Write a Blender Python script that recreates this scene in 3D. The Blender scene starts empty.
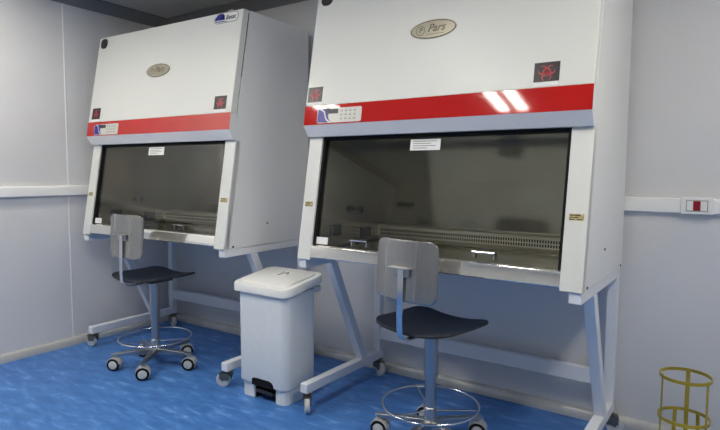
import bpy, bmesh, math, random
from mathutils import Matrix, Vector
random.seed(4)
S = bpy.context.scene
C = S.collection
PI = math.pi
R = math.radians

# ------------------------------------------------------------------ materials
def mat(name, col, rough=.5, metal=0., spec=.5, coat=0., emit=None, estr=0.):
    m = bpy.data.materials.new(name); m.use_nodes = True
    b = m.node_tree.nodes['Principled BSDF']
    b.inputs['Base Color'].default_value = (*col, 1)
    b.inputs['Roughness'].default_value = rough
    b.inputs['Metallic'].default_value = metal
    b.inputs['Specular IOR Level'].default_value = spec
    b.inputs['Coat Weight'].default_value = coat
    b.inputs['Coat Roughness'].default_value = .08
    if emit:
        b.inputs['Emission Color'].default_value = (*emit, 1)
        b.inputs['Emission Strength'].default_value = estr
    return m

def nd(m, t, **kw):
    n = m.node_tree.nodes.new(t)
    for k, v in kw.items():
        if k in n.inputs: n.inputs[k].default_value = v
        else: setattr(n, k, v)
    return n

def speckle(m, scale=(1, 1, 1), nscale=8., detail=4., lo=None, hi=None, p0=.35, p1=.7, bump=0., rough=None):
    """procedural noise between two colours, optional bump and roughness range"""
    L = m.node_tree.links; b = m.node_tree.nodes['Principled BSDF']
    tc = nd(m, 'ShaderNodeTexCoord'); mp = nd(m, 'ShaderNodeMapping', Scale=scale)
    L.new(tc.outputs['Object'], mp.inputs['Vector'])
    n = nd(m, 'ShaderNodeTexNoise', Scale=nscale, Detail=detail)
    L.new(mp.outputs['Vector'], n.inputs['Vector'])
    if lo:
        r = nd(m, 'ShaderNodeValToRGB')
        r.color_ramp.elements[0].position = p0; r.color_ramp.elements[0].color = (*lo, 1)
        r.color_ramp.elements[1].position = p1; r.color_ramp.elements[1].color = (*hi, 1)
        L.new(n.outputs['Fac'], r.inputs['Fac']); L.new(r.outputs['Color'], b.inputs['Base Color'])
    if rough:
        q = nd(m, 'ShaderNodeMapRange'); q.inputs['To Min'].default_value = rough[0]; q.inputs['To Max'].default_value = rough[1]
        L.new(n.outputs['Fac'], q.inputs['Value']); L.new(q.outputs['Result'], b.inputs['Roughness'])
    if bump:
        bp = nd(m, 'ShaderNodeBump', Strength=bump, Distance=.002)
        L.new(n.outputs['Fac'], bp.inputs['Height']); L.new(bp.outputs['Normal'], b.inputs['Normal'])
    return m

M = {}
M['wall'] = speckle(mat('wall_panel_paint', (.72, .725, .74), .38), (1, 1, 1), 1.6, 2, (.71, .705, .705), (.745, .74, .74))
M['wallback'] = mat('wall_grey_paint', (.47, .465, .45), .5)
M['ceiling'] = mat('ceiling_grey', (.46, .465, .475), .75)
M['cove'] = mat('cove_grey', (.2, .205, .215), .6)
M['rail'] = mat('rail_white', (.86, .86, .85), .35)
M['skirt'] = speckle(mat('skirting_pvc', (.6, .59, .55), .22, .25), (1, 1, 1), 6, 3, (.60, .59, .55), (.72, .71, .67))
M['white'] = mat('cabinet_white', (.74, .74, .695), .4)
M['side'] = mat('cabinet_side_white', (.80, .80, .79), .42)
M['frame'] = mat('stand_white', (.80, .81, .83), .35)
M['red'] = mat('stripe_red', (.50, .014, .010), .05, coat=.2)
M['lip'] = mat('lip_grey', (.80, .79, .78), .4)
M['black'] = mat('rubber_and_shade_black', (.009, .009, .009), .7, spec=.2)  # rubber, and the painted shade in the bin recess and fascia seam
M['dark'] = mat('dark_plastic', (.025, .025, .027), .4)
M['steel'] = speckle(mat('stainless_steel', (.62, .60, .55), .3, 1.), (1, 1, 25), 9, 4, (.52, .50, .455), (.66, .64, .585), .3, .7, rough=(.16, .28))
M['sill'] = speckle(mat('stainless_sill', (.78, .76, .71), .16, .82), (3, 1, 30), 5, 3, (.86, .84, .79), (.92, .90, .85), rough=(.07, .14))
M['linersteel'] = speckle(mat('stainless_liner', (.5, .48, .42), .34, 1.), (1, 1, 1), 1.6, 3, (.46, .44, .385), (.60, .58, .51), .3, .72, rough=(.10, .18))
M['grille'] = mat('grille_steel', (.72, .71, .66), .28, .9)
M['zinc'] = mat('dark_zinc', (.24, .22, .18), .35, .85)
M['chrome'] = mat('chrome', (.72, .73, .75), .12, 1.)
M['satin'] = mat('satin_chrome', (.46, .455, .45), .3, 1.)
M['backrest'] = speckle(mat('backrest_laminate', (.42, .41, .385), .3, .9), (14, 14, 1.), 1.6, 3, (.36, .355, .335), (.45, .44, .42), .3, .72, rough=(.2, .32))
M['seat'] = speckle(mat('seat_polyurethane', (.018, .019, .024), .42), (1, 1, 1), 90, 2, bump=.15)
M['wheelgrey'] = mat('wheel_grey', (.60, .60, .58), .4)
M['hood'] = mat('caster_hood', (.52, .51, .50), .4)
M['bin'] = speckle(mat('bin_polypropylene', (.8, .81, .8), .42), (1, 1, 1), 30, 3, (.78, .80, .79), (.82, .83, .82))
M['lid'] = mat('bin_lid', (.80, .80, .77), .38)
M['paper'] = mat('paper', (.85, .85, .82), .6)
M['ink'] = mat('ink', (.02, .02, .025), .6)
M['inkgrey'] = mat('ink_grey', (.28, .28, .26), .6)
M['blue'] = mat('logo_blue', (.02, .02, .26), .35)
M['tan'] = mat('badge_tan', (.50, .45, .34), .22, .35)
M['tanline'] = mat('badge_line', (.09, .075, .045), .35)
M['gold'] = speckle(mat('label_gold', (.55, .44, .17), .4), (1, 1, 1), 60, 2, (.30, .23, .09), (.72, .60, .28))
M['biored'] = mat('biohazard_red', (.50, .05, .06), .4)
M['bioblack'] = mat('biohazard_black', (.018, .012, .014), .35)
M['panel'] = mat('control_panel', (.62, .61, .55), .3)
M['yellow'] = speckle(mat('yellow_paint', (.44, .33, .02), .35), (1, 1, 1), 14, 3, (.34, .26, .015), (.50, .38, .03))
M['switchred'] = mat('switch_red', (.30, .008, .02), .3)
M['lamp'] = mat('lamp_diffuser', (.9, .9, .9), .4, emit=(1, .96, .865), estr=46.)
M['lampframe'] = mat('lamp_frame', (.75, .75, .75), .4)

# blue vinyl floor with lighter directional flecks
fl = mat('blue_vinyl', (.03, .12, .42), .42, spec=.18); M['floor'] = fl
L = fl.node_tree.links; b = fl.node_tree.nodes['Principled BSDF']
tc = nd(fl, 'ShaderNodeTexCoord')
mp = nd(fl, 'ShaderNodeMapping', Scale=(5., 17., 1), Rotation=(0, 0, R(38)))
L.new(tc.outputs['Object'], mp.inputs['Vector'])
n1 = nd(fl, 'ShaderNodeTexNoise', Scale=1.15, Detail=6., Roughness=.62, Distortion=.5); L.new(mp.outputs['Vector'], n1.inputs['Vector'])
r1 = nd(fl, 'ShaderNodeValToRGB')
e = r1.color_ramp.elements
e[0].position = .28; e[0].color = (.043, .142, .42, 1)
e[1].position = .55; e[1].color = (.074, .212, .54, 1)
x = e.new(.645); x.color = (.13, .30, .66, 1)
x = e.new(.745); x.color = (.26, .46, .74, 1)
L.new(n1.outputs['Fac'], r1.inputs['Fac']); L.new(r1.outputs['Color'], b.inputs['Base Color'])
n2 = nd(fl, 'ShaderNodeTexNoise', Scale=3., Detail=3.); L.new(tc.outputs['Object'], n2.inputs['Vector'])
q = nd(fl, 'ShaderNodeMapRange'); q.inputs['To Min'].default_value = .28; q.inputs['To Max'].default_value = .45
L.new(n2.outputs['Fac'], q.inputs['Value']); L.new(q.outputs['Result'], b.inputs['Roughness'])

# smoked safety glass: tinted transmission plus Fresnel mirror
g = bpy.data.materials.new('smoked_glass'); g.use_nodes = True; M['glass'] = g
nt = g.node_tree; nt.nodes.clear()
out = nt.nodes.new('ShaderNodeOutputMaterial'); mx = nt.nodes.new('ShaderNodeMixShader')
tr = nt.nodes.new('ShaderNodeBsdfTransparent'); tr.inputs['Color'].default_value = (.94, .94, .90, 1)
gl = nt.nodes.new('ShaderNodeBsdfGlossy'); gl.inputs['Roughness'].default_value = .02
fr = nt.nodes.new('ShaderNodeFresnel'); fr.inputs['IOR'].default_value = 1.5
ge = nt.nodes.new('ShaderNodeNewGeometry')                 # both surfaces of the thin pane reflect: counted once, on the side facing the ray
k1 = nt.nodes.new('ShaderNodeMath'); k1.operation = 'MULTIPLY'; k1.inputs[1].default_value = 1.45
k2 = nt.nodes.new('ShaderNodeMath'); k2.operation = 'SUBTRACT'; k2.inputs[0].default_value = 1.
k3 = nt.nodes.new('ShaderNodeMath'); k3.operation = 'MULTIPLY'; k3.use_clamp = True
nt.links.new(fr.outputs[0], k1.inputs[0]); nt.links.new(ge.outputs['Backfacing'], k2.inputs[1])
nt.links.new(k1.outputs[0], k3.inputs[0]); nt.links.new(k2.outputs[0], k3.inputs[1])
nt.links.new(k3.outputs[0], mx.inputs[0]); nt.links.new(tr.outputs[0], mx.inputs[1]); nt.links.new(gl.outputs[0], mx.inputs[2])
nt.links.new(mx.outputs[0], out.inputs[0])

# ------------------------------------------------------------------ mesh helpers
def box(bm, x0, x1, y0, y1, z0, z1, mi=0):
    v = [bm.verts.new(p) for p in ((x0,y0,z0),(x1,y0,z0),(x1,y1,z0),(x0,y1,z0),(x0,y0,z1),(x1,y0,z1),(x1,y1,z1),(x0,y1,z1))]
    for f in ((0,3,2,1),(4,5,6,7),(0,1,5,4),(1,2,6,5),(2,3,7,6),(3,0,4,7)):
        bm.faces.new([v[i] for i in f]).material_index = mi
    return v

def loft(bm, loops, cap=True, closed=True, mi=0):
    rings = [[bm.verts.new(p) for p in lp] for lp in loops]
    n = len(rings[0])
    for a, c in zip(rings, rings[1:]):
        for i in range(n if closed else n - 1):
            j = (i + 1) % n
            bm.faces.new((a[i], a[j], c[j], c[i])).material_index = mi
    if cap:
        bm.faces.new(list(reversed(rings[0]))).material_index = mi
        bm.faces.new(rings[-1]).material_index = mi
    return rings

def prism_x(bm, poly, x0, x1, mi=0):          # poly of (y, z)
    loft(bm, [[(x0, y, z) for y, z in poly], [(x1, y, z) for y, z in poly]], mi=mi)

def tube(bm, pts, r, seg=10, closed=False):
    P = [Vector(p) for p in pts]; n = len(P); loops = []
    prev = None
    for i in range(n):
        if closed: t = (P[(i+1) % n] - P[i-1]).normalized()
        else: t = (P[min(i+1, n-1)] - P[max(i-1, 0)]).normalized()
        if prev is None:
            a = Vector((0, 0, 1)) if abs(t.z) < .9 else Vector((1, 0, 0))
            u = t.cross(a).normalized()
        else:
            u = (prev - t * prev.dot(t)).normalized()
        prev = u; w = t.cross(u)
        loops.append([P[i] + r * (math.cos(k*2*PI/seg) * u + math.sin(k*2*PI/seg) * w) for k in range(seg)])
    if closed: loops.append(loops[0])
    loft(bm, loops, cap=not closed)
    if closed: bmesh.ops.remove_doubles(bm, verts=bm.verts, dist=1e-5)

def lathe(bm, prof, cen=(0, 0, 0), seg=28, axis='z'):   # prof of (radius, height)
    loops = []
    for r, h in prof:
        r = max(r, 1e-4)
        lp = []
        for k in range(seg):
            a = 2*PI*k/seg; p = (r*math.cos(a), r*math.sin(a), h)
            if axis == 'y': p = (p[0], -h, p[1])
            if axis == 'x': p = (h, p[0], p[1])
            lp.append((p[0]+cen[0], p[1]+cen[1], p[2]+cen[2]))
        loops.append(lp)
    loft(bm, loops)

def rrect(w, h, r, seg=6, cx=0, cy=0):
    pts = []
    for sx, sy, a0 in ((1, 1, 0), (-1, 1, 90), (-1, -1, 180), (1, -1, 270)):
        for k in range(seg + 1):
            a = R(a0 + 90*k/seg)
            pts.append((cx + sx*(w/2-r) + r*math.cos(a), cy + sy*(h/2-r) + r*math.sin(a)))
    return pts

def obj(name, bm, m, parent=None, bevel=0, smooth=False, loc=None, seg=2):
    bmesh.ops.recalc_face_normals(bm, faces=bm.faces)
    me = bpy.data.meshes.new(name); bm.to_mesh(me); bm.free()
    o = bpy.data.objects.new(name, me); C.objects.link(o)
    for q in (m if isinstance(m, list) else [m]): me.materials.append(q)
    if parent: o.parent = parent
    if loc: o.location = loc
    if smooth:
        for p in me.polygons: p.use_smooth = True
        me.set_sharp_from_angle(angle=R(38))
    if bevel:
        md = o.modifiers.new('bevel', 'BEVEL'); md.width = bevel; md.segments = seg; md.limit_method = 'ANGLE'; md.angle_limit = R(35)
        md.harden_normals = False
    return o

def empty(name, label, cat, loc=(0, 0, 0), rz=0, group=None):
    o = bpy.data.objects.new(name, None); C.objects.link(o)
    o.location = loc; o.rotation_euler = (0, 0, rz); o.empty_display_size = .1
    o['label'] = label; o['category'] = cat
    if group: o['group'] = group
    return o

def dup(o, parent=None):
    c = o.copy(); C.objects.link(c)
    if parent: c.parent = parent
    for ch in list(o.children): dup(ch, c)
    return c

def struct(name, bm, m, label, cat, **kw):
    o = obj(name, bm, m, None, **kw); o['kind'] = 'structure'; o['label'] = label; o['category'] = cat
    return o

def NB(): return bmesh.new()

class Face:
    """sloped flat face of the cabinet between (y,z) points A (low) and B (high); u along x, v up the slope, h outwards"""
    def __init__(s, A, B):
        s.A = A; d = (B[0]-A[0], B[1]-A[1]); s.len = math.hypot(*d)
        s.v = (d[0]/s.len, d[1]/s.len); s.n = (-s.v[1], s.v[0])
    def p(s, u, v, h=0):
        return (u, s.A[0] + s.v[0]*v + s.n[0]*h, s.A[1] + s.v[1]*v + s.n[1]*h)
    def plate(s, bm, pts, h0, h1, mi=0):
        loft(bm, [[s.p(u, v, h0) for u, v in pts], [s.p(u, v, h1) for u, v in pts]], mi=mi)
    def rect(s, bm, u0, u1, v0, v1, h0, h1, mi=0):
        s.plate(bm, [(u0, v0), (u1, v0), (u1, v1), (u0, v1)], h0, h1, mi)

def text_pts(body, size, shear=0., bold=0.):
    cu = bpy.data.curves.new('lettering', 'FONT'); cu.body = body; cu.size = size; cu.shear = shear
    cu.align_x = 'CENTER'; cu.align_y = 'CENTER'; cu.resolution_u = 3; cu.offset = bold
    o = bpy.data.objects.new('lettering', cu); C.objects.link(o)
    dg = bpy.context.evaluated_depsgraph_get(); me = bpy.data.meshes.new_from_object(o.evaluated_get(dg))
    vs = [v.co.copy() for v in me.vertices]; fs = [list(p.vertices) for p in me.polygons]
    bpy.data.objects.remove(o); bpy.data.curves.remove(cu); bpy.data.meshes.remove(me)
    return vs, fs

def lettering(bm, fn, body, u, v, size, shear=0., sx=1., mi=0, rot=0., bold=0.):
    vs, fs = text_pts(body, size, shear, bold)
    ca, sa = math.cos(rot), math.sin(rot)
    V = [bm.verts.new(fn(u + (c.x*ca - c.y*sa)*sx, v + c.x*sa + c.y*ca)) for c in vs]
    for f in fs:
        try: bm.faces.new([V[i] for i in f]).material_index = mi
        except ValueError: pass

# ------------------------------------------------------------------ the room
RW = .016                                   # the left wall is a touch out of square
ZC, XR, YF = 2.662, 5.5, -5.0
def lw(d, off=0):                           # point on the left wall, d metres from the corner, off metres into the room
    return (math.sin(RW)*d + math.cos(RW)*off, -math.cos(RW)*d + math.sin(RW)*off)
bm = NB(); box(bm, -.3, XR+.2, YF-.2, .2, -.1, 0); struct('floor', bm, M['floor'], 'mottled blue vinyl floor', 'floor')
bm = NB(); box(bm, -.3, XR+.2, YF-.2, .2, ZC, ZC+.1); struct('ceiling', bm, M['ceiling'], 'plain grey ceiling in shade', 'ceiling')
bm = NB(); box(bm, -.2, XR+.2, 0, .1, 0, ZC); struct('wall_back', bm, M['wall'], 'pale wall behind the two cabinets', 'wall')
bm = NB()
a, b_ = lw(0), lw(5.2)
loft(bm, [[(a[0], a[1]+.1, z), (b_[0], b_[1], z), (b_[0]-.12, b_[1], z), (a[0]-.12, a[1]+.1, z)] for z in (0, ZC)])
struct('wall_left', bm, M['wall'], 'pale panelled wall on the left', 'wall')
bm = NB(); box(bm, XR, XR+.1, YF-.1, .1, 0, ZC); struct('wall_right', bm, M['wallback'], 'pale wall on the right, out of the picture', 'wall')
bm = NB(); box(bm, -.2, XR+.1, YF-.1, YF, 0, ZC); struct('wall_front', bm, M['wallback'], 'pale wall behind the viewer', 'wall')

# coved skirting, wall rail and ceiling cove: profiles swept along left and back wall
def wall_profile(name, prof, m, wall, label, cat, d0=0., d1=None, bevel=0., smooth=False):
    bm = NB()
    loops = []
    for d in ((d0, d1 or (5.0 if wall == 'left' else XR))):
        if wall == 'left': loops.append([(*lw(d, o), z) for o, z in prof])
        else: loops.append([(d, -o, z) for o, z in prof])
    loft(bm, loops)
    return struct(name, bm, m, label, cat, bevel=bevel, smooth=smooth)
sk = [(0, 0), (.033, 0)] + [(.033*math.cos(R(90*t/8))**.8, .004 + .054*math.sin(R(90*t/8))**.9) for t in range(0, 9)]
wall_profile('baseboard_left', sk, M['skirt'], 'left', 'pale sloping skirting along the left wall', 'skirting', smooth=True)
wall_profile('baseboard_back', sk, M['skirt'], 'back', 'pale sloping skirting along the back wall', 'skirting', smooth=True)
rl = [(0, 1.157), (.024, 1.157), (.032, 1.163), (.032, 1.215), (.027, 1.229), (.018, 1.2325), (0, 1.2325)]
wall_profile('trim_1', rl, M['rail'], 'left', 'white bumper rail along the left wall', 'rail', smooth=True)
wall_profile('trim_2', rl, M['rail'], 'back', 'white bumper rail along the back wall', 'rail', smooth=True)
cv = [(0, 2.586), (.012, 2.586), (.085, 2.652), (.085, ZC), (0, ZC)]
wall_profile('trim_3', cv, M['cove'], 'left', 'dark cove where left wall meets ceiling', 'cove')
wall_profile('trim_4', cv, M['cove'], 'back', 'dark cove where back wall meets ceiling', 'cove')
# joint strips between the wall panels
bm = NB()
for d in (.945, 2.1, 3.25):
    p = [lw(d-.007), lw(d-.007, .002), lw(d-.003, .004), lw(d+.003, .004), lw(d+.007, .002), lw(d+.007)]
    for z0, z1 in ((.058, 1.157), (1.2325, 2.586)):
        loft(bm, [[(*q, z0) for q in p], [(*q, z1) for q in p]])
struct('trim_5', bm, M['rail'], 'slim joint strips between the left wall panels', 'joint strip')

# ------------------------------------------------------------------ ceiling lamps (two recessed panels, plus one added to light the right side; all unseen)
def lamp(x, y, sx, sy, label):
    t = empty('ceiling_light', label, 'light', (x, y, ZC-.02), 0, 'recessed ceiling panels')
    bm = NB(); w = .025
    for a in ((-sx/2-w, -sx/2, -sy/2-w, sy/2+w), (sx/2, sx/2+w, -sy/2-w, sy/2+w), (-sx/2, sx/2, -sy/2-w, -sy/2), (-sx/2, sx/2, sy/2, sy/2+w)):
        box(bm, a[0], a[1], a[2], a[3], 0, .02)
    obj('lamp_frame', bm, M['lampframe'], t)
    bm = NB(); box(bm, -sx/2, sx/2, -sy/2, sy/2, .012, .018); obj('reflector', bm, M['lampframe'], t)
    for s in (-1, 1):
        bm = NB(); box(bm, s*.085-.04, s*.085+.04, -sy/2+.02, sy/2-.02, .002, .0115); obj('lamp_tube', bm, M['lamp'], t)
    return t
LAMPS = [(.65, -2.4, .3, 1.3, 'lit ceiling panel over the left of the room'),
         (2.50, -2.5, .3, 1.3, 'lit ceiling panel over the middle of the room'),
         (4.75, -1.75, .3, 1.3, 'added ceiling panel that lights the right of the room')]  # added to brighten the right wall and the cabinet side
for l in LAMPS: lamp(*l)

# ------------------------------------------------------------------ biosafety cabinet (local frame: x 0..1.5, back towards y 0)
W = 1.5
T, RT, RB, LP = (-.7496, 2.348), (-.865, 1.7077), (-.881, 1.6029), (-.845, 1.5428)
PT, PB = (-.8261, 1.5428), (-.9381, .8739)
YB = -.1113
cab = empty('biosafety_cabinet', 'white red-striped biosafety cabinet at the left, behind the pedal bin and beside the left wall',
            'lab cabinet', (.1541, 0, 0), .0284)
FF, FR, FP = Face(RT, T), Face(RB, RT), Face(PB, PT)
# carcass: two side panels, top, back, bottom
for x0, x1 in ((0, .018), (W-.018, W)):
    bm = NB()
    prism_x(bm, [(T[0]+.058, T[1]), (RT[0]+.055, RT[1]), (LP[0]+.05, LP[1]+.002), (PT[0]+.012, PT[1]), (PB[0]+.012, PB[1]), (YB, PB[1]), (YB, T[1])], x0, x1)
    obj('side_panel', bm, M['side'], cab, bevel=.002)
bm = NB(); box(bm, .018, W-.018, T[0]+.053, YB, T[1]-.02, T[1]); obj('top_panel', bm, M['side'], cab)
bm = NB(); box(bm, .018, W-.018, YB-.018, YB, PB[1], T[1]-.02); obj('back_panel', bm, M['side'], cab)
bm = NB(); box(bm, .018, W-.018, -.85, YB-.018, PB[1], PB[1]+.02); obj('base_panel', bm, M['side'], cab)
# hinged front fascia with a thin seam behind it
bm = NB(); prism_x(bm, [RT, T, (T[0]+.049, T[1]), (RT[0]+.049, RT[1])], 0, W)
fas = obj('fascia_door', bm, M['white'], cab, bevel=.004)
bm = NB(); prism_x(bm, [RB, RT, (RT[0]+.049, RT[1]), (LP[0]+.05, RB[1])], 0, W)
stripe_box = obj('stripe_housing', bm, M['side'], cab, bevel=.002)
bm = NB(); FR.rect(bm, 0, W, 0.001, FR.len-.001, 0, .0015)
stripe = obj('red_stripe', bm, M['red'], cab); stripe['label'] = 'glossy red stripe'
bm = NB(); prism_x(bm, [LP, RB, (LP[0]+.05, RB[1]), (LP[0]+.05, LP[1])], 0, W, 1)
FL = Face(LP, RB); FL.rect(bm, 0, W, 0, FL.len, 0, .0015, 0)
obj('lower_lip', bm, [M['lip'], M['side']], cab)['label'] = 'blue-grey slanted lip'
bm = NB(); FF.rect(bm, .003, W-.003, .24, FF.len-.004, -.0555, -.0485); obj('seam_shade', bm, M['black'], cab)  # black strip puts the shade of the seam gap into colour
# window posts
for u0, u1 in ((0, .0896), (W-.0896, W)):
    bm = NB(); FP.rect(bm, u0, u1, 0, FP.len, -.045, 0)
    obj('window_post', bm, M['white'], cab, bevel=.003)
# gasket, sash, sill
bm = NB()
for u0, u1 in ((.0896, .104), (W-.104, W-.0896)): FP.rect(bm, u0, u1, .02, FP.len, -.05, -.012)
FP.rect(bm, .104, W-.104, FP.len-.014, FP.len, -.05, -.012)
obj('gasket', bm, M['black'], cab)
bm = NB(); FP.rect(bm, .1, W-.1, .082, FP.len-.01, -.03, -.025)
sash = obj('glass_sash', bm, M['glass'], cab); sash['label'] = 'smoked glass sash'
for u in (.4075, 1.08):
    bm = NB(); FP.rect(bm, u-.052, u+.052, .121, .130, -.02, .02)
    for s in (-1, 1): FP.rect(bm, u+s*.046-.004, u+s*.046+.004, .098, .121, -.022, .008)
    obj('sash_handle', bm, M['chrome'], sash, bevel=.002)
bm = NB(); FP.rect(bm, .106, .182, .092, .130, -.025, -.021); obj('corner_tag', bm, M['paper'], sash)
bm = NB(); FP.rect(bm, .635, .80, .597, .652, -.025, -.0235, 0)
for k in range(4): FP.rect(bm, .65, .65+(.13, .10, .125, .08)[k], .640-.011*k, .6435-.011*k, -.0235, -.023, 1)
obj('notice_sticker', bm, [M['paper'], M['inkgrey']], sash)
bm = NB()
prof = []
for h, v in ((-.02, .014), (-.004, .014), (.0, .018), (.0, .066), (-.003, .078), (-.012, .084), (-.05, .086), (-.05, .014)):
    q = FP.p(0, v, h); prof.append((q[1], q[2]))
prism_x(bm, prof, .0896, W-.0896); obj('front_sill', bm, M['sill'], cab, smooth=True)['label'] = 'polished stainless steel sill'
# stainless work chamber
yb, zt, zc = -.23, .915, 1.56
bm = NB(); box(bm, .1, W-.1, yb, yb+.012, zt, zc); obj('back_liner', bm, M['linersteel'], cab)
for x0, x1 in ((.088, .1), (W-.1, W-.088)):
    bm = NB(); prism_x(bm, [(-.80, zc), (-.88, zt), (yb, zt), (yb, zc)], x0, x1); obj('side_liner', bm, M['linersteel'], cab)
bm = NB(); box(bm, .1, W-.1, -.80, yb, zc-.012, zc); obj('chamber_roof', bm, M['linersteel'], cab)
bm = NB(); box(bm, .1, W-.1, -.865, yb, zt-.012, zt); box(bm, .13, W-.13, -.80, yb-.06, zt, zt+.008)
obj('work_tray', bm, M['steel'], cab, bevel=.003)
bm = NB(); prism_x(bm, [(yb-.012, 1.022), (yb-.05, 1.022), (yb-.056, 1.016), (yb-.056, .952), (yb-.03, .925), (yb-.012, .925)], .1, W-.1)
y0 = yb-.0565
for zz in (.991, .968):
    for k in range(88):
        u = .125 + k*.0143
        box(bm, u, u+.0075, y0-.0004, y0+.001, zz-.0075, zz+.0075, 1)
obj('exhaust_grille', bm, [M['grille'], M['black']], cab)['label'] = 'steel strip with two rows of slots'
# sockets and a tap on the left chamber wall
for yy, zz, s in ((-.72, 1.02, .03), (-.42, .985, .032)):
    bm = NB(); box(bm, .1, .108, yy-s*1.5, yy+s*1.5, zz-s, zz+s); box(bm, .108, .112, yy-s*1.2, yy+s*1.2, zz-s*.8, zz+s*.8)
    obj('chamber_socket', bm, M['dark'], cab, bevel=.002)
bm = NB(); lathe(bm, [(.012, 0), (.012, .03), (.02, .03), (.022, .05), (.014, .056), (.001, .056)], (.1, -.53, 1.13), 16, 'x')
obj('gas_tap', bm, M['dark'], cab, smooth=True)
# ---- badges, stickers, control panel
def ellipse(a, b2, cu, cv_, n=40): return [(cu + a*math.cos(2*PI*k/n), cv_ + b2*math.sin(2*PI*k/n)) for k in range(n)]
cu_, cv_ = .748, .331
bm = NB(); FF.plate(bm, ellipse(.122, .046, cu_, cv_), 0, .003, 1); FF.plate(bm, ellipse(.1155, .0400, cu_, cv_), .0028, .0036, 0)
def ring(bm, F, u, v, r0, r1, h0, h1, mi=0, a0=0, a1=360, n=24, su=1.):
    pts = [(u + su*r1*math.cos(R(a0+(a1-a0)*k/n)), v + r1*math.sin(R(a0+(a1-a0)*k/n))) for k in range(n+1)]
    qts = [(u + su*r0*math.cos(R(a0+(a1-a0)*k/n)), v + r0*math.sin(R(a0+(a1-a0)*k/n))) for k in range(n+1)]
    for k in range(n): F.plate(bm, [qts[k], pts[k], pts[k+1], qts[k+1]], h0, h1, mi)
ring(bm, FF, cu_-.066, cv_-.001, .0215, .0245, .0036, .0041, 1)
fn = lambda u, v: FF.p(u, v, .0042)
lettering(bm, fn, 'P', cu_-.066, cv_-.001, .036, .2, 1, 1, bold=.0009)
lettering(bm, fn, 'Pars', cu_+.018, cv_+.004, .054, .35, 1., 1, bold=.0012)
FF.rect(bm, cu_-.03, cu_+.065, cv_-.026, cv_-.0235, .0036, .0041, 1)
obj('oval_badge', bm, [M['tan'], M['tanline']], fas)['label'] = 'oval tan badge with dark script lettering'
# upper right maker's plate: white pill with blue dome
u0, v0 = 1.357, .612
bm = NB(); FF.plate(bm, rrect(.212, .066, .032, 8, u0, v0), 0, .002, 1); FF.plate(bm, rrect(.204, .058, .028, 8, u0, v0), .0018, .0026, 0)
dome = [(u0-.10+.046*(1-math.cos(R(180*k/12))), v0-.012+.042*math.sin(R(180*k/12))) for k in range(13)]
FF.plate(bm, dome, .0026, .0032, 2)
FF.plate(bm, [(u0-.045, v0-.014), (u0-.012, v0-.002), (u0-.012, v0+.016), (u0-.03, v0+.028), (u0-.052, v0+.03), (u0-.03, v0+.008)], .0026, .0032, 2)
FF.plate(bm, [(u0-.092, v0-.024), (u0+.02, v0-.026), (u0-.02, v0-.019), (u0-.09, v0-.017)], .0026, .0032, 2)
lettering(bm, lambda u, v: FF.p(u, v, .0033), 'Besat', u0+.042, v0-.001, .040, .2, 1., 3, bold=.0008)
obj('maker_plate', bm, [M['paper'], M['inkgrey'], M['blue'], M['ink']], fas)['label'] = 'white pill-shaped plate with blue dome mark'
bm = NB(); FF.rect(bm, u0+.01, u0+.058, v0+.036, v0+.048, 0, .001); obj('serial_tag', bm, M['inkgrey'], fas)
# round black lock
bm = NB(); FF.plate(bm, rrect(.076, .074, .03, 6, .068, .600), 0, .006)
FF.plate(bm, ellipse(.018, .018, .068, .600, 20), .006, .009)
obj('cam_lock', bm, M['dark'], fas, bevel=.001)['label'] = 'round black corner lock'
# biohazard stickers
def bio(u0, u1, v0, v1):
    bm = NB(); FF.rect(bm, u0, u1, v0, v1, 0, .001, 0)
    cu, cv = (u0+u1)/2, (v0+v1)/2 - .002; s = min(u1-u0, v1-v0)*.47
    h0, h1 = .001, .0014
    for k in range(3):
        a = R(90 + 120*k + 180); n = 26
        d1, r1, d2, r2 = .46*s, .52*s, .58*s, .37*s
        for i in range(n):
            t0, t1 = (R(28 + (304)*j/n) for j in (i, i+1))
            P = []
            for d, r, t in ((d2, r2, t0), (d1, r1, t0), (d1, r1, t1), (d2, r2, t1)):
                P.append((cu + d*math.cos(a) + r*math.cos(a+t), cv + d*math.sin(a) + r*math.sin(a+t)))
            FF.plate(bm, P, h0, h1, 1)
    ring(bm, FF, cu, cv, .34*s, .46*s, h0, h1+.0002, 1)
    FF.rect(bm, u0+.002, u1-.004, v0-.019, v0-.003, 0, .001, 2)
    return obj('biohazard_sticker', bm, [M['bioblack'], M['biored'], M['paper']], fas)
bio(1.255, 1.361, .024, .107)['label'] = 'black sticker with red biohazard sign, right'
bio(.010, .110, .021, .104)['label'] = 'black sticker with red biohazard sign, left'
# control panel on the stripe
bm = NB()
FR.plate(bm, rrect(.29, .078, .010, 4, .237, .046), 0, .003, 0)
FR.plate(bm, [(.094, .012), (.205, .0085), (.185, .016), (.172, .028), (.166, .044), (.170, .058), (.178, .068), (.178, .083), (.098, .083)], .003, .0034, 1)
pts = [(.112, .082), (.128, .076), (.139, .066), (.145, .052), (.150, .036), (.160, .023), (.176, .013), (.196, .009)]
for a, c in zip(pts, pts[1:]): FR.plate(bm, [(a[0]-.003, a[1]-.003), (c[0]-.003, c[1]-.003), (c[0]+.003, c[1]+.003), (a[0]+.003, a[1]+.003)], .0034, .0038, 0)
FR.plate(bm, [(.162, .056), (.232, .056), (.232, .080), (.150, .080)], .003, .0042, 2)
for i in range(4):
    for j in range(3):
        FR.rect(bm, .247+.028*i, .263+.028*i, .022+.021*j, .027+.021*j, .003, .0036, 3)
        FR.rect(bm, .250+.028*i, .260+.028*i, .030+.021*j, .032+.021*j, .003, .0036, 3)
obj('control_panel', bm, [M['panel'], M['blue'], M['dark'], M['inkgrey']], stripe)['label'] = 'pale keypad with dark display'
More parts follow.
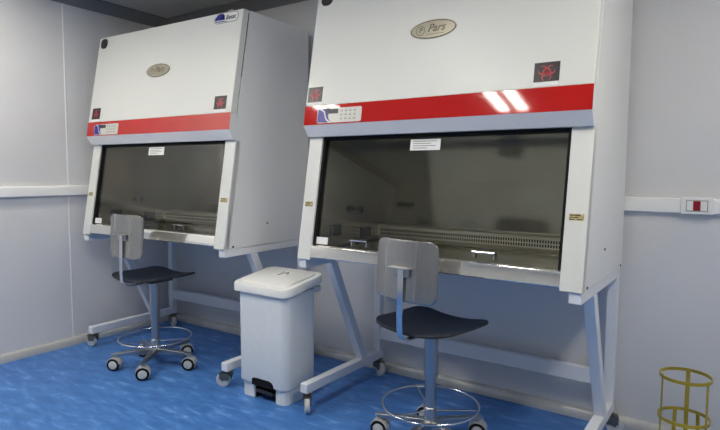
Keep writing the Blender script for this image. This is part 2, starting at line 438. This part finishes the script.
# gold warning plates on the posts
for u0, u1 in ((.0175, .0715), (1.4275, 1.4855)):
    bm = NB(); FP.rect(bm, u0, u1, .291, .318, 0, .001, 0)
    for k, (f0, f1) in enumerate(((.05, .8), (.1, .6), (.05, .35), (.55, .9))):
        vv = .312 - .0085*min(k, 2)
        FP.rect(bm, u0+(u1-u0)*f0, u0+(u1-u0)*f1, vv-.002, vv+.0015, .001, .0014, 1)
    obj('warning_plate', bm, [M['gold'], M['ink']], cab)['label'] = 'small gold plate with dark print'
# side screws
for y, z in ((-.86, .885), (-.16, .885), (-.55, 1.01)):
    bm = NB(); lathe(bm, [(.006, W), (.006, W+.004)], (0, y, z), 10, 'x')
    obj('side_screw', bm, M['dark'], cab)
# ---- stand
fw = .05
for x0 in (.004, W-.004-fw):
    x1 = x0+fw
    bm = NB(); box(bm, x0, x1, -.928, -.128, .824, .8735); obj('stand_beam', bm, M['frame'], cab, bevel=.004)
    bm = NB(); box(bm, x0, x1, -.178, -.128, .1635, .824); obj('rear_post', bm, M['frame'], cab, bevel=.004)
    bm = NB(); prism_x(bm, [(-.70, .824), (-.38, .1635), (-.32, .1635), (-.64, .824)], x0, x1); obj('diagonal_brace', bm, M['frame'], cab, bevel=.004)
    bm = NB(); box(bm, x0, x1, -.918, -.128, .1085, .1635); obj('foot_beam', bm, M['frame'], cab, bevel=.005)
bm = NB(); box(bm, .054, W-.054, -.172, -.134, .2416, .322); obj('cross_bar', bm, M['frame'], cab, bevel=.004)
def cab_caster(x, y, ang):
    t = NB()
    box(t, -.022, .022, -.030, .030, -.006, 0)                       # top plate
    lathe(t, [(.017, -.016), (.019, -.006)], (0, 0, 0), 16)
    for s in (-1, 1): box(t, s*.0205-.003, s*.0205+.003, -.052, .016, -.058, -.014)
    box(t, -.0235, .0235, -.052, .016, -.018, -.014)
    lathe(t, [(.006, -.022), (.006, .022)], (0, -.034, -.0635), 10, 'x')
    box(t, -.016, .016, .014, .034, -.022, -.016)                    # brake pedal
    o = obj('caster', t, M['zinc'], cab, loc=(x, y, .1085), bevel=.001); o.rotation_euler = (0, 0, ang)
    o['label'] = 'small steel braked caster'
    w = NB(); lathe(w, [(.012, -.0155), (.036, -.0155), (.044, -.012), (.045, 0), (.044, .012), (.036, .0155), (.012, .0155)], (0, -.034, -.0635), 26, 'x')
    obj('wheel', w, M['wheelgrey'], o, smooth=True)
    return o
casts = [cab_caster(.029, -.885, R(-85)), cab_caster(W-.029, -.885, R(-75)), cab_caster(.029, -.165, R(70)), cab_caster(W-.029, -.165, R(110))]
cab2 = dup(cab)
for ch in fas.children:                      # the stickers sit a little further right on the left cabinet
    if ch.name.startswith('biohazard_sticker'): ch.location.x = .09 if 'right' in ch['label'] else .028
cab2.location = (2.2555, .0648, 0); cab2.rotation_euler = (0, 0, -.0084)
cab2['label'] = 'white red-striped biosafety cabinet in the middle, nearer and larger of the two'
for ch in cab2.children:
    if ch.name.startswith('caster') and ch.location.x < .5 and ch.location.y < -.5: ch.rotation_euler = (0, 0, R(40))

# ------------------------------------------------------------------ lab chair (faces +y)
def grid_panel(w, h, r, nu, nv, fn):
    """rounded rectangle as a quad grid, mapped by fn(u, v) -> point"""
    bm = NB(); rows = []
    for j in range(nv + 1):
        t = -1 + 2*j/nv
        t = math.sin(t*PI/2)*.6 + t*.4
        v = t*h/2
        e_ = max(0, abs(v) - (h/2 - r))
        hw = w/2 - r + math.sqrt(max(r*r - e_*e_, 0))
        rows.append([bm.verts.new(fn((-1 + 2*i/nu)*hw, v)) for i in range(nu + 1)])
    for a, c in zip(rows, rows[1:]):
        for i in range(nu): bm.faces.new((a[i], a[i+1], c[i+1], c[i]))
    return bm

def make_chair(name, label, loc, rz, H, base_rot, cast_ang):
    t = empty(name, label, 'chair', loc, rz, 'swivel lab chairs')
    # saddle seat
    def sf(u, v):
        z = H - .016 + .62*u*u + .16*v*v
        return (u, v, z)
    bm = grid_panel(.45, .42, .085, 22, 20, sf)
    o = obj('seat', bm, M['seat'], t, smooth=True)
    md = o.modifiers.new('thick', 'SOLIDIFY'); md.thickness = .014; md.offset = -1
    md = o.modifiers.new('bevel', 'BEVEL'); md.width = .007; md.segments = 3; md.limit_method = 'ANGLE'; md.angle_limit = R(50)
    for p in o.data.polygons: p.use_smooth = True
    # backrest
    bm = grid_panel(.36, .285, .042, 24, 14, lambda u, v: (u, .75*u*u + .05*v, v))
    o = obj('backrest', bm, M['backrest'], t, smooth=True, loc=(0, -.222, H+.282))
    md = o.modifiers.new('thick', 'SOLIDIFY'); md.thickness = .011; md.offset = 0
    md = o.modifiers.new('bevel', 'BEVEL'); md.width = .003; md.segments = 2; md.limit_method = 'ANGLE'; md.angle_limit = R(50)
    o['label'] = 'brushed grey curved backrest'
    # bent flat support bar and bracket
    path = [(-.238, H+.298), (-.243, H+.05), (-.240, H-.005), (-.226, H-.032), (-.20, H-.046), (-.17, H-.049), (.03, H-.049)]
    bm = NB(); th = .005; lo = []; hi = []
    for i, (y, z) in enumerate(path):
        a = path[max(i-1, 0)]; c = path[min(i+1, len(path)-1)]
        d = Vector((c[0]-a[0], c[1]-a[1])).normalized(); n = Vector((-d.y, d.x))
        lo.append((y - n.x*th, z - n.y*th)); hi.append((y + n.x*th, z + n.y*th))
    prs = list(zip(lo, hi))
    loft(bm, [[(-.017, a[0], a[1]), (.017, a[0], a[1]), (.017, c[0], c[1]), (-.017, c[0], c[1])] for a, c in prs])
    bar = obj('support_bar', bm, M['chrome'], t, bevel=.002, smooth=True)
    bm = NB(); box(bm, -.06, .06, -.262, -.222, H+.294, H+.302); box(bm, -.045, .045, -.236, -.222, H+.255, H+.294)
    obj('bracket', bm, M['satin'], bar, bevel=.002)
    # seat plate and column
    bm = NB(); box(bm, -.085, .085, -.09, .09, H-.044, H-.026); obj('seat_plate', bm, M['dark'], t, bevel=.004)
    bm = NB(); lathe(bm, [(.030, .345), (.034, .348), (.034, H-.048), (.026, H-.044)], seg=32)
    obj('column_sleeve', bm, M['satin'], t, smooth=True)
    bm = NB(); lathe(bm, [(.026, .17), (.026, .35)], seg=32); obj('gas_column', bm, M['satin'], t, smooth=True)
    bm = NB(); lathe(bm, [(.024, .085), (.036, .09), (.036, .13), (.033, .14), (.032, .19), (.027, .195)], seg=32)
    hub = obj('base_hub', bm, M['satin'], t, smooth=True)
    for k in range(5):
        a = base_rot + 72*k
        bm = NB(); loops = []
        for x, hw, z0, z1 in ((.02, .021, .092, .132), (.12, .019, .094, .128), (.22, .017, .097, .121), (.285, .016, .100, .116)):
            loops.append([(x, -hw, z0), (x, hw, z0), (x, hw, z1-.004), (x, hw*.55, z1), (x, -hw*.55, z1), (x, -hw, z1-.004)])
        loft(bm, loops)
        leg = obj('base_leg', bm, M['satin'], t, bevel=.002); leg.rotation_euler = (0, 0, R(a))
    # foot ring with three spokes
    bm = NB(); tube(bm, [(.238*math.cos(2*PI*k/56), .238*math.sin(2*PI*k/56), .205) for k in range(56)], .0062, 10, True)
    fr_ = obj('foot_ring', bm, M['chrome'], t, smooth=True)
    for a in (25, 145, 265):
        bm = NB(); ca, sa = math.cos(R(a)), math.sin(R(a)); tube(bm, [(.238*ca, .238*sa, .205), (.03*ca, .03*sa, .178)], .0045, 8)
        obj('ring_spoke', bm, M['chrome'], fr_, smooth=True)
    # twin-wheel casters
    for k in range(5):
        a = R(base_rot + 72*k); x, y = .262*math.cos(a), .262*math.sin(a)
        bm = NB(); n = 18                                              # hood: half drum between and over the wheels, plus stem
        pr_ = [(.046*math.cos(R(-35+250*i/n)), .046*math.sin(R(-35+250*i/n))) for i in range(n+1)]
        loft(bm, [[(-.013, p, q) for p, q in pr_], [(.013, p, q) for p, q in pr_]])
        for s in (-1, 1):
            pr2 = [(.0475*math.cos(R(8+150*i/n)), .0475*math.sin(R(8+150*i/n))) for i in range(n+1)] + [(.0435*math.cos(R(158-150*i/n)), .0435*math.sin(R(158-150*i/n))) for i in range(n+1)]
            for i in range(n):
                A = [pr2[i], pr2[i+1], pr2[2*n-i], pr2[2*n+1-i]]
                loft(bm, [[(s*.011, p, q) for p, q in A], [(s*.031, p, q) for p, q in A]])
        lathe(bm, [(.0075, .03), (.0075, .066)], (0, .012, 0), 12)
        c_ = obj('caster', bm, M['hood'], t, smooth=True, loc=(x, y, .0425)); c_.rotation_euler = (0, 0, R(cast_ang[k]))
        for s in (-1, 1):
            bm = NB(); lathe(bm, [(.029, s*.014), (.041, s*.014), (.0425, s*.018), (.0425, s*.028), (.039, s*.032), (.029, s*.032), (.028, s*.030)], (0, 0, 0), 28, 'x')
            tw = obj('tyre', bm, M['black'], c_, smooth=True)
            bm = NB(); lathe(bm, [(.0285, s*.015), (.0285, s*.031), (.024, s*.0335), (.006, s*.0335), (.001, s*.0335)], (0, 0, 0), 24, 'x')
            obj('wheel_disc', bm, M['wheelgrey'], c_, smooth=True)
    return t
make_chair('lab_chair', 'lab chair with black seat in front of the left cabinet, its base fully in view',
           (.950, -.868, 0), R(0), .64, -125+0, [-60, -42, -58, -30, -50])
make_chair('lab_chair', 'larger, nearer lab chair with black seat in front of the middle cabinet',
           (3.025, -.766, 0), R(-10), .618, -156, [-68, -60, -50, -62, -74])

# ------------------------------------------------------------------ pedal bin
bin_ = empty('pedal_bin', 'pale grey plastic pedal bin with white lid standing between the two cabinets', 'bin', (1.975, -.742, 0), R(0))
w, d = .392, .285
bm = NB()
loops = []
for z, k, r in ((.098, .985, .05), (.104, 1., .055), (.40, 1.005, .055), (.655, 1.015, .055)):
    loops.append([(x, y, z) for x, y in rrect(w*k, d*k, r, 8)])
loft(bm, loops)
body = obj('bin_body', bm, M['bin'], bin_, smooth=True)
# plinth with an arched opening for the pedal: two front feet and a rear block
bm = NB()
for sx in (-1, 1):
    x0, x1 = (-w/2+.02, -.072) if sx < 0 else (.100, w/2-.02)
    p = [(x0, .12), (x0, -.106), (x0+.022, -.124), (x1, -.124), (x1, .12)] if sx < 0 else [(x0, .12), (x0, -.124), (x1-.04, -.124), (x1-.012, -.112), (x1, -.09), (x1, .12)]
    loft(bm, [[(x, y, z) for x, y in p] for z in (0, .0985)])
box(bm, -.072, .100, .06, .12, 0, .0985)
obj('plinth', bm, M['bin'], bin_, bevel=.004)
# pedal opening's shade as a black plate on the body front, with black lining
bm = NB()
arch = [(-.072, .09), (.100, .09), (.100, .112), (.088, .128), (.066, .135), (-.035, .135), (-.062, .132), (-.072, .122)]
loft(bm, [[(x, -d/2-.002, z) for x, z in arch], [(x, -d/2+.01, z) for x, z in arch]])
box(bm, -.072, .100, .03, .058, .001, .097); box(bm, -.0715, -.068, -.112, .03, .001, .097); box(bm, .096, .0995, -.112, .03, .001, .097)
obj('recess_shade', bm, M['black'], bin_)
bm = NB(); box(bm, -.060, .090, -.125, .018, .046, .056); box(bm, -.05, .08, -.131, -.116, .042, .064)
obj('pedal', bm, M['dark'], bin_, bevel=.003)['label'] = 'black foot pedal'
# lid: skirted tray, hinged at the back and tipped slightly up towards it
bm = NB()
lw_, ld = .455, .352
tip = lambda y: .15*(y + .18)
LL = []
for k, dz, r in ((.965, -.014, .055), (1., -.010, .06), (1., .026, .06), (.975, .034, .055), (.85, .036, .05), (.84, .045, .05), (.82, .048, .048)):
    kk = (1 - (1-k)) 
    LL.append([(x, y, .652 + dz + tip(y)) for x, y in rrect(lw_ - (1-k)*.44, ld - (1-k)*.44, r, 8, 0, .01)])
loft(bm, LL); lid = obj('bin_lid', bm, M['lid'], bin_, smooth=True)
lid['label'] = 'white lid with raised centre'
bm = NB(); zz = lambda x, y: .7002 + tip(y) + .0006
q = [(-.045, .0), (.05, -.012), (.07, .085), (-.02, .09)]
loft(bm, [[(x, y, zz(x, y)) for x, y in q], [(x, y, zz(x, y)+.0006) for x, y in q]], mi=0)
for a, b2, c, e2 in ((-.018, .060, .012, .016), (-.010, .036, .016, .012), (.010, .046, .009, .024), (.022, .062, .014, .009), (.034, .040, .012, .018), (-.012, .014, .02, .009)):
    loft(bm, [[(x, y, zz(x, y)+h) for x, y in ((a, b2), (a+c, b2-.002), (a+c, b2+e2), (a, b2+e2+.002))] for h in (.0006, .001)], mi=1)
obj('lid_sticker', bm, [M['paper'], M['ink']], lid)['label'] = 'white paper sticker with black marks'
for s in (-1, 1):
    bm = NB(); box(bm, s*.185-.018, s*.185+.018, .10, .17, .63, .668); obj('hinge_lug', bm, M['bin'], body, bevel=.008)

# ------------------------------------------------------------------ yellow strap-iron stand
st = empty('wire_stand', 'yellow painted strap-iron ring stand on the floor at the right edge', 'stand', (4.082, -.335, 0), 0)
def hoop(r, z, hgt, th=.0045, n=48):
    bm = NB(); lo = []
    for k in range(n+1):
        a = 2*PI*k/n; c, s = math.cos(a), math.sin(a)
        lo.append([(r*c, r*s, z), ((r+th)*c, (r+th)*s, z), ((r+th)*c, (r+th)*s, z+hgt), (r*c, r*s, z+hgt)])
    loft(bm, lo, cap=False); bmesh.ops.remove_doubles(bm, verts=bm.verts, dist=1e-5)
    return bm
obj('hoop', hoop(.101, .437, .014), M['yellow'], st, smooth=True)
obj('hoop', hoop(.101, .247, .014), M['yellow'], st, smooth=True)
obj('hoop', hoop(.112, .0, .014), M['yellow'], st, smooth=True)
for a, wd in ((88, .009), (203, .007), (337, .007), (58, .008), (116, .008)):
    tall = wd != .008
    top = .449 if tall else .255
    bm = NB(); lo = []
    for z, r in ((.002, .1145), (.10, .104 if tall else .106), (.25, .0975), (top, .0975)):
        rr = r - .004
        lo.append([(rr, -wd, z), (rr+.004, -wd, z), (rr+.004, wd, z), (rr, wd, z)])
        if z == top: break
    loft(bm, lo); o = obj('leg', bm, M['yellow'], st); o.rotation_euler = (0, 0, R(a))

# ------------------------------------------------------------------ outlet on the back wall rail
so = empty('wall_socket', 'white outlet plate with dark red switch on the back wall rail', 'socket', (4.073, -.032, 1.198), 0)
bm = NB(); box(bm, -.068, .068, -.010, 0, -.041, .041); obj('faceplate', bm, M['rail'], so, bevel=.004)
bm = NB()
for a, b2, z0, z1 in ((-.044, .044, .024, .027), (-.044, .044, -.027, -.024), (-.046, -.043, -.027, .027), (.043, .046, -.027, .027)): box(bm, a, b2, -.0115, -.009, z0, z1)
obj('module_frame', bm, M['inkgrey'], so)
bm = NB(); box(bm, -.0155, .0145, -.0145, -.009, -.023, .023); obj('rocker_switch', bm, M['switchred'], so, bevel=.002)['label'] = 'dark red rocker'
for s in (-1, 1):
    bm = NB(); box(bm, s*.0295-.013, s*.0295+.013, -.0125, -.009, -.022, .022); obj('blank_module', bm, M['rail'], so, bevel=.001)

# ------------------------------------------------------------------ camera and colour management
cam = bpy.data.cameras.new('camera'); co = bpy.data.objects.new('camera', cam); C.objects.link(co)
cam.sensor_fit = 'HORIZONTAL'; cam.sensor_width = 36; cam.lens = 557.358*36/720
a, yw, rl_ = R(-4.3705), R(-34.5687), R(.3925)
fwd = Vector((math.sin(yw)*math.cos(a), math.cos(yw)*math.cos(a), math.sin(a)))
right = Vector((math.cos(yw), -math.sin(yw), 0)); up = right.cross(fwd)
r2 = math.cos(rl_)*right + math.sin(rl_)*up; u2 = -math.sin(rl_)*right + math.cos(rl_)*up
m = Matrix.Identity(4)
for i in range(3): m[i][0], m[i][1], m[i][2] = r2[i], u2[i], -fwd[i]
m.translation = (4.2587, -3.1836, 1.3489)
co.matrix_world = m
S.camera = co
wd = bpy.data.worlds.new('room_world'); S.world = wd; wd.use_nodes = True
wd.node_tree.nodes['Background'].inputs['Color'].default_value = (.02, .02, .022, 1)
S.view_settings.view_transform = 'Standard'; S.view_settings.look = 'None'
S.view_settings.gamma = 1; S.view_settings.use_curve_mapping = False
S.view_settings.exposure = 0.02
S.cycles.use_denoising = True
S.cycles.max_bounces = 10; S.cycles.diffuse_bounces = 5; S.cycles.glossy_bounces = 5; S.cycles.transparent_max_bounces = 10
